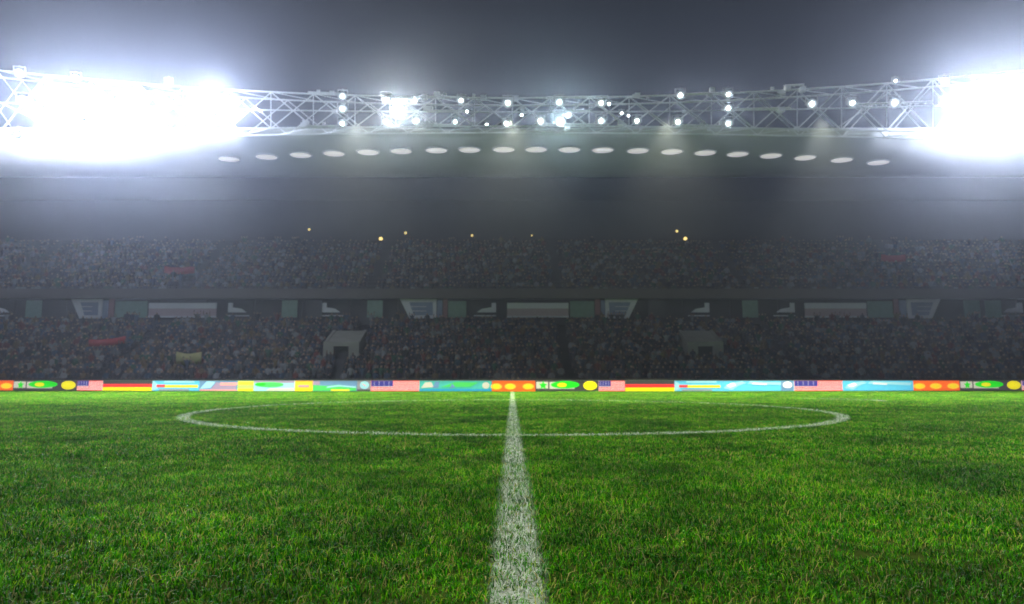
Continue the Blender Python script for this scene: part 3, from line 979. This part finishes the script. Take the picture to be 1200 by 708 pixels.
# teal glare
flood(633, 142, .36, 'lower left lamp of the cluster right of the middle')
flood(655, 120, .33, 'top lamp of the cluster right of the middle', 0, TEAL)
flood(656, 143, .38, 'lower lamp of the cluster right of the middle', BIG_LAMP * .20, TEAL, 'lens_white')
flood(666, 135, .25, 'inner small lamp of the cluster right of the middle')
flood(704, 121, .32, 'upper lamp at the right end of the middle cluster')
flood(713, 122, .16, 'small tilted spot beside the upper right lamp of the middle cluster')
flood(704, 142, .33, 'lower lamp at the right end of the middle cluster')
flood(728, 133, .16, 'larger of two small spots right of the middle cluster')
flood(736, 136, .11, 'smaller of two small spots right of the middle cluster')
flood(746, 142, .30, 'lone lamp hung low between the middle cluster and the right pair')
# right of centre
flood(797, 112, .32, 'upper lamp of the pair left of the right column of three')
flood(794, 143, .33, 'lower lamp of the pair left of the right column of three')
flood(853, 111, .31, 'top lamp of the column of three right of the middle')
flood(853, 127, .31, 'middle lamp of the column of three right of the middle')
flood(853, 145, .33, 'bottom lamp of the column of three right of the middle')
flood(951, 122, .36, 'left of three lamps in a row on the right middle chord')
flood(998, 121, .30, 'centre of three lamps in a row on the right middle chord')
flood(1048, 121, .34, 'right of three lamps in a row on the right middle chord')
flood(1049, 95, .16, 'tiny spot on the top chord above the right row of three')
flood(1107, 96, .29, 'top lamp of the column beside the right glare')
flood(1107, 121, .31, 'middle lamp of the column beside the right glare')
flood(1107, 152, .29, 'bottom lamp of the column beside the right glare')
gr = 'large floodlight lost in the white glare of the right bank'
for i, (x, y) in enumerate(((1142, 108), (1142, 128), (1142, 150), (1166, 102), (1166, 126), (1166, 150), (1190, 108), (1190, 130), (1190, 150))):
    flood(x, y, .42, gr, BIG_LAMP * (.95 if i in (1, 4, 7) else 0), (.84, .89, 1.0), 'lens_white', 'floodlights in the right bank', .12)

for x, y, p_, c in ((-420, 130, 110000, LIL), (-330, 130, 180000, LIL), (-240, 130, 180000, LIL), (-150, 132, 190000, LIL), (-60, 133, 180000, LIL), (20, 135, 110000, LIL),
                    (100, 136, 70000, LIL), (180, 136, 36000, LIL), (300, 130, 4000, LIL), (466, 135, 700, WARM), (656, 143, 700, TEAL),
                    (1000, 125, 700, LIL), (1107, 125, 7000, LIL), (1180, 130, 36000, LIL), (1270, 130, 70000, LIL), (1360, 130, 80000, LIL), (1450, 130, 80000, LIL)):
    added_uplight(x, y, p_ * .75, c)  # invented spots that whiten the canopy, no fittings stand there

for px in (60, 240, 420, 600, 780, 960, 1140):  # added spots that brighten the far grass, without fittings of their own
    p_ = at(px, 140, truss_y(px) - .8)
    ld = bpy.data.lights.new('added_pitch_beam', 'SPOT')
    ld.energy, ld.color, ld.shadow_soft_size = 55000, (1.0, .96, .66), .3
    ld.spot_size, ld.spot_blend = R(78), .45
    lo = bpy.data.objects.new('added_pitch_spot', ld); COL.objects.link(lo)
    lo.location, lo.rotation_euler = p_, (R(-14), 0, 0)

# round downlights in the canopy
ordn = ['first', 'second', 'third', 'fourth', 'fifth', 'sixth', 'seventh', 'eighth', 'ninth', 'tenth', 'eleventh', 'twelfth', 'thirteenth', 'fourteenth',
        'fifteenth', 'sixteenth', 'seventeenth', 'eighteenth', 'nineteenth', 'twentieth', 'twenty-first', 'twenty-second', 'twenty-third']
dl_px = [268, 312, 352, 391, 431, 470, 511, 550, 590, 628, 667, 706, 747, 787, 826, 864, 903, 943, 986, 1029]
rim_me = lens_me = None
for i, px in enumerate(dl_px):
    u = (px - 620) / 410.0
    py = 174 + 15.5 * u * u
    p_ = canopy_point(px, py)
    t = tag(empty('downlight', p_ + Vector((0, 0, -.02)), (0, 0, 0)), 'oval pale roof light under the canopy, %s from the left' % ordn[i], 'ceiling light', 'oval lights under the canopy')
    t.scale = (1, .74, 1)
    if rim_me is None:
        a = link_mesh('rim', lathe([(1.05, .0), (1.05, -.12), (.95, -.12), (.95, .0)], 28, 'Z'), M['white_paint'])
        b = link_mesh('diffuser', lathe([(.94, -.02), (.94, -.09), (.5, -.12), (.02, -.13)], 28, 'Z'), M['downlight_glow'], None, True)
        rim_me, lens_me = a.data, b.data
        a.parent = b.parent = t
    else:
        for nm, me in (('rim', rim_me), ('diffuser', lens_me)):
            o = bpy.data.objects.new(nm, me); COL.objects.link(o); o.parent = t

# small amber lamps at the back of the upper tier
for px, py, r, where in ((362, 269, .14, 'leftmost amber wall lamp at the back of the upper tier'), (446, 280, .24, 'brightest amber wall lamp left of the middle, back of the upper tier'),
                         (475, 273, .15, 'amber wall lamp just right of the brightest left one'), (553, 276, .14, 'faint amber wall lamp left of the halfway line'),
                         (623, 276, .10, 'faintest amber wall lamp right of the halfway line'), (793, 271, .15, 'smaller of two amber wall lamps on the right'),
                         (803, 280, .24, 'larger of two amber wall lamps on the right')):
    t = tag(empty('wall_lamp', at(px, py, 79.3)), where, 'wall lamp', 'amber lamps behind the upper tier')
    link_mesh('lamp_globe', lathe([(r*.05, -r), (r*.6, -r*.8), (r, 0), (r*.6, r*.8), (r*.05, r)], 12), M['aisle_glow'], t, True)
    link_mesh('wall_plate', box(-r, r, .26, .295, -r, r), M['black_metal'], t)
    link_mesh('stem', tube((0, r*.9, 0), (0, .258, 0), .03), M['black_metal'], t)

# ------------------------------------------------------------------ haze
hz = link_mesh('haze', box(-95, 95, -22, 100, -1.0, 26.0), None)
hm = bpy.data.materials.new('haze')
hm.use_nodes = True
hm.cycles.volume_sampling = 'EQUIANGULAR'
hn, hl = hm.node_tree.nodes, hm.node_tree.links
hn.remove(hn['Principled BSDF'])
pv = hn.new('ShaderNodeVolumePrincipled')
pv.inputs['Color'].default_value = (0.72, 0.80, 1.0, 1)
pv.inputs['Density'].default_value = HAZE
pv.inputs['Anisotropy'].default_value = 0.89
hl.new(pv.outputs[0], hn['Material Output'].inputs['Volume'])
hz.data.materials.clear()
hz.data.materials.append(hm)
tag(hz, 'thin pale night haze glowing around the floodlights', None, None, 'stuff')
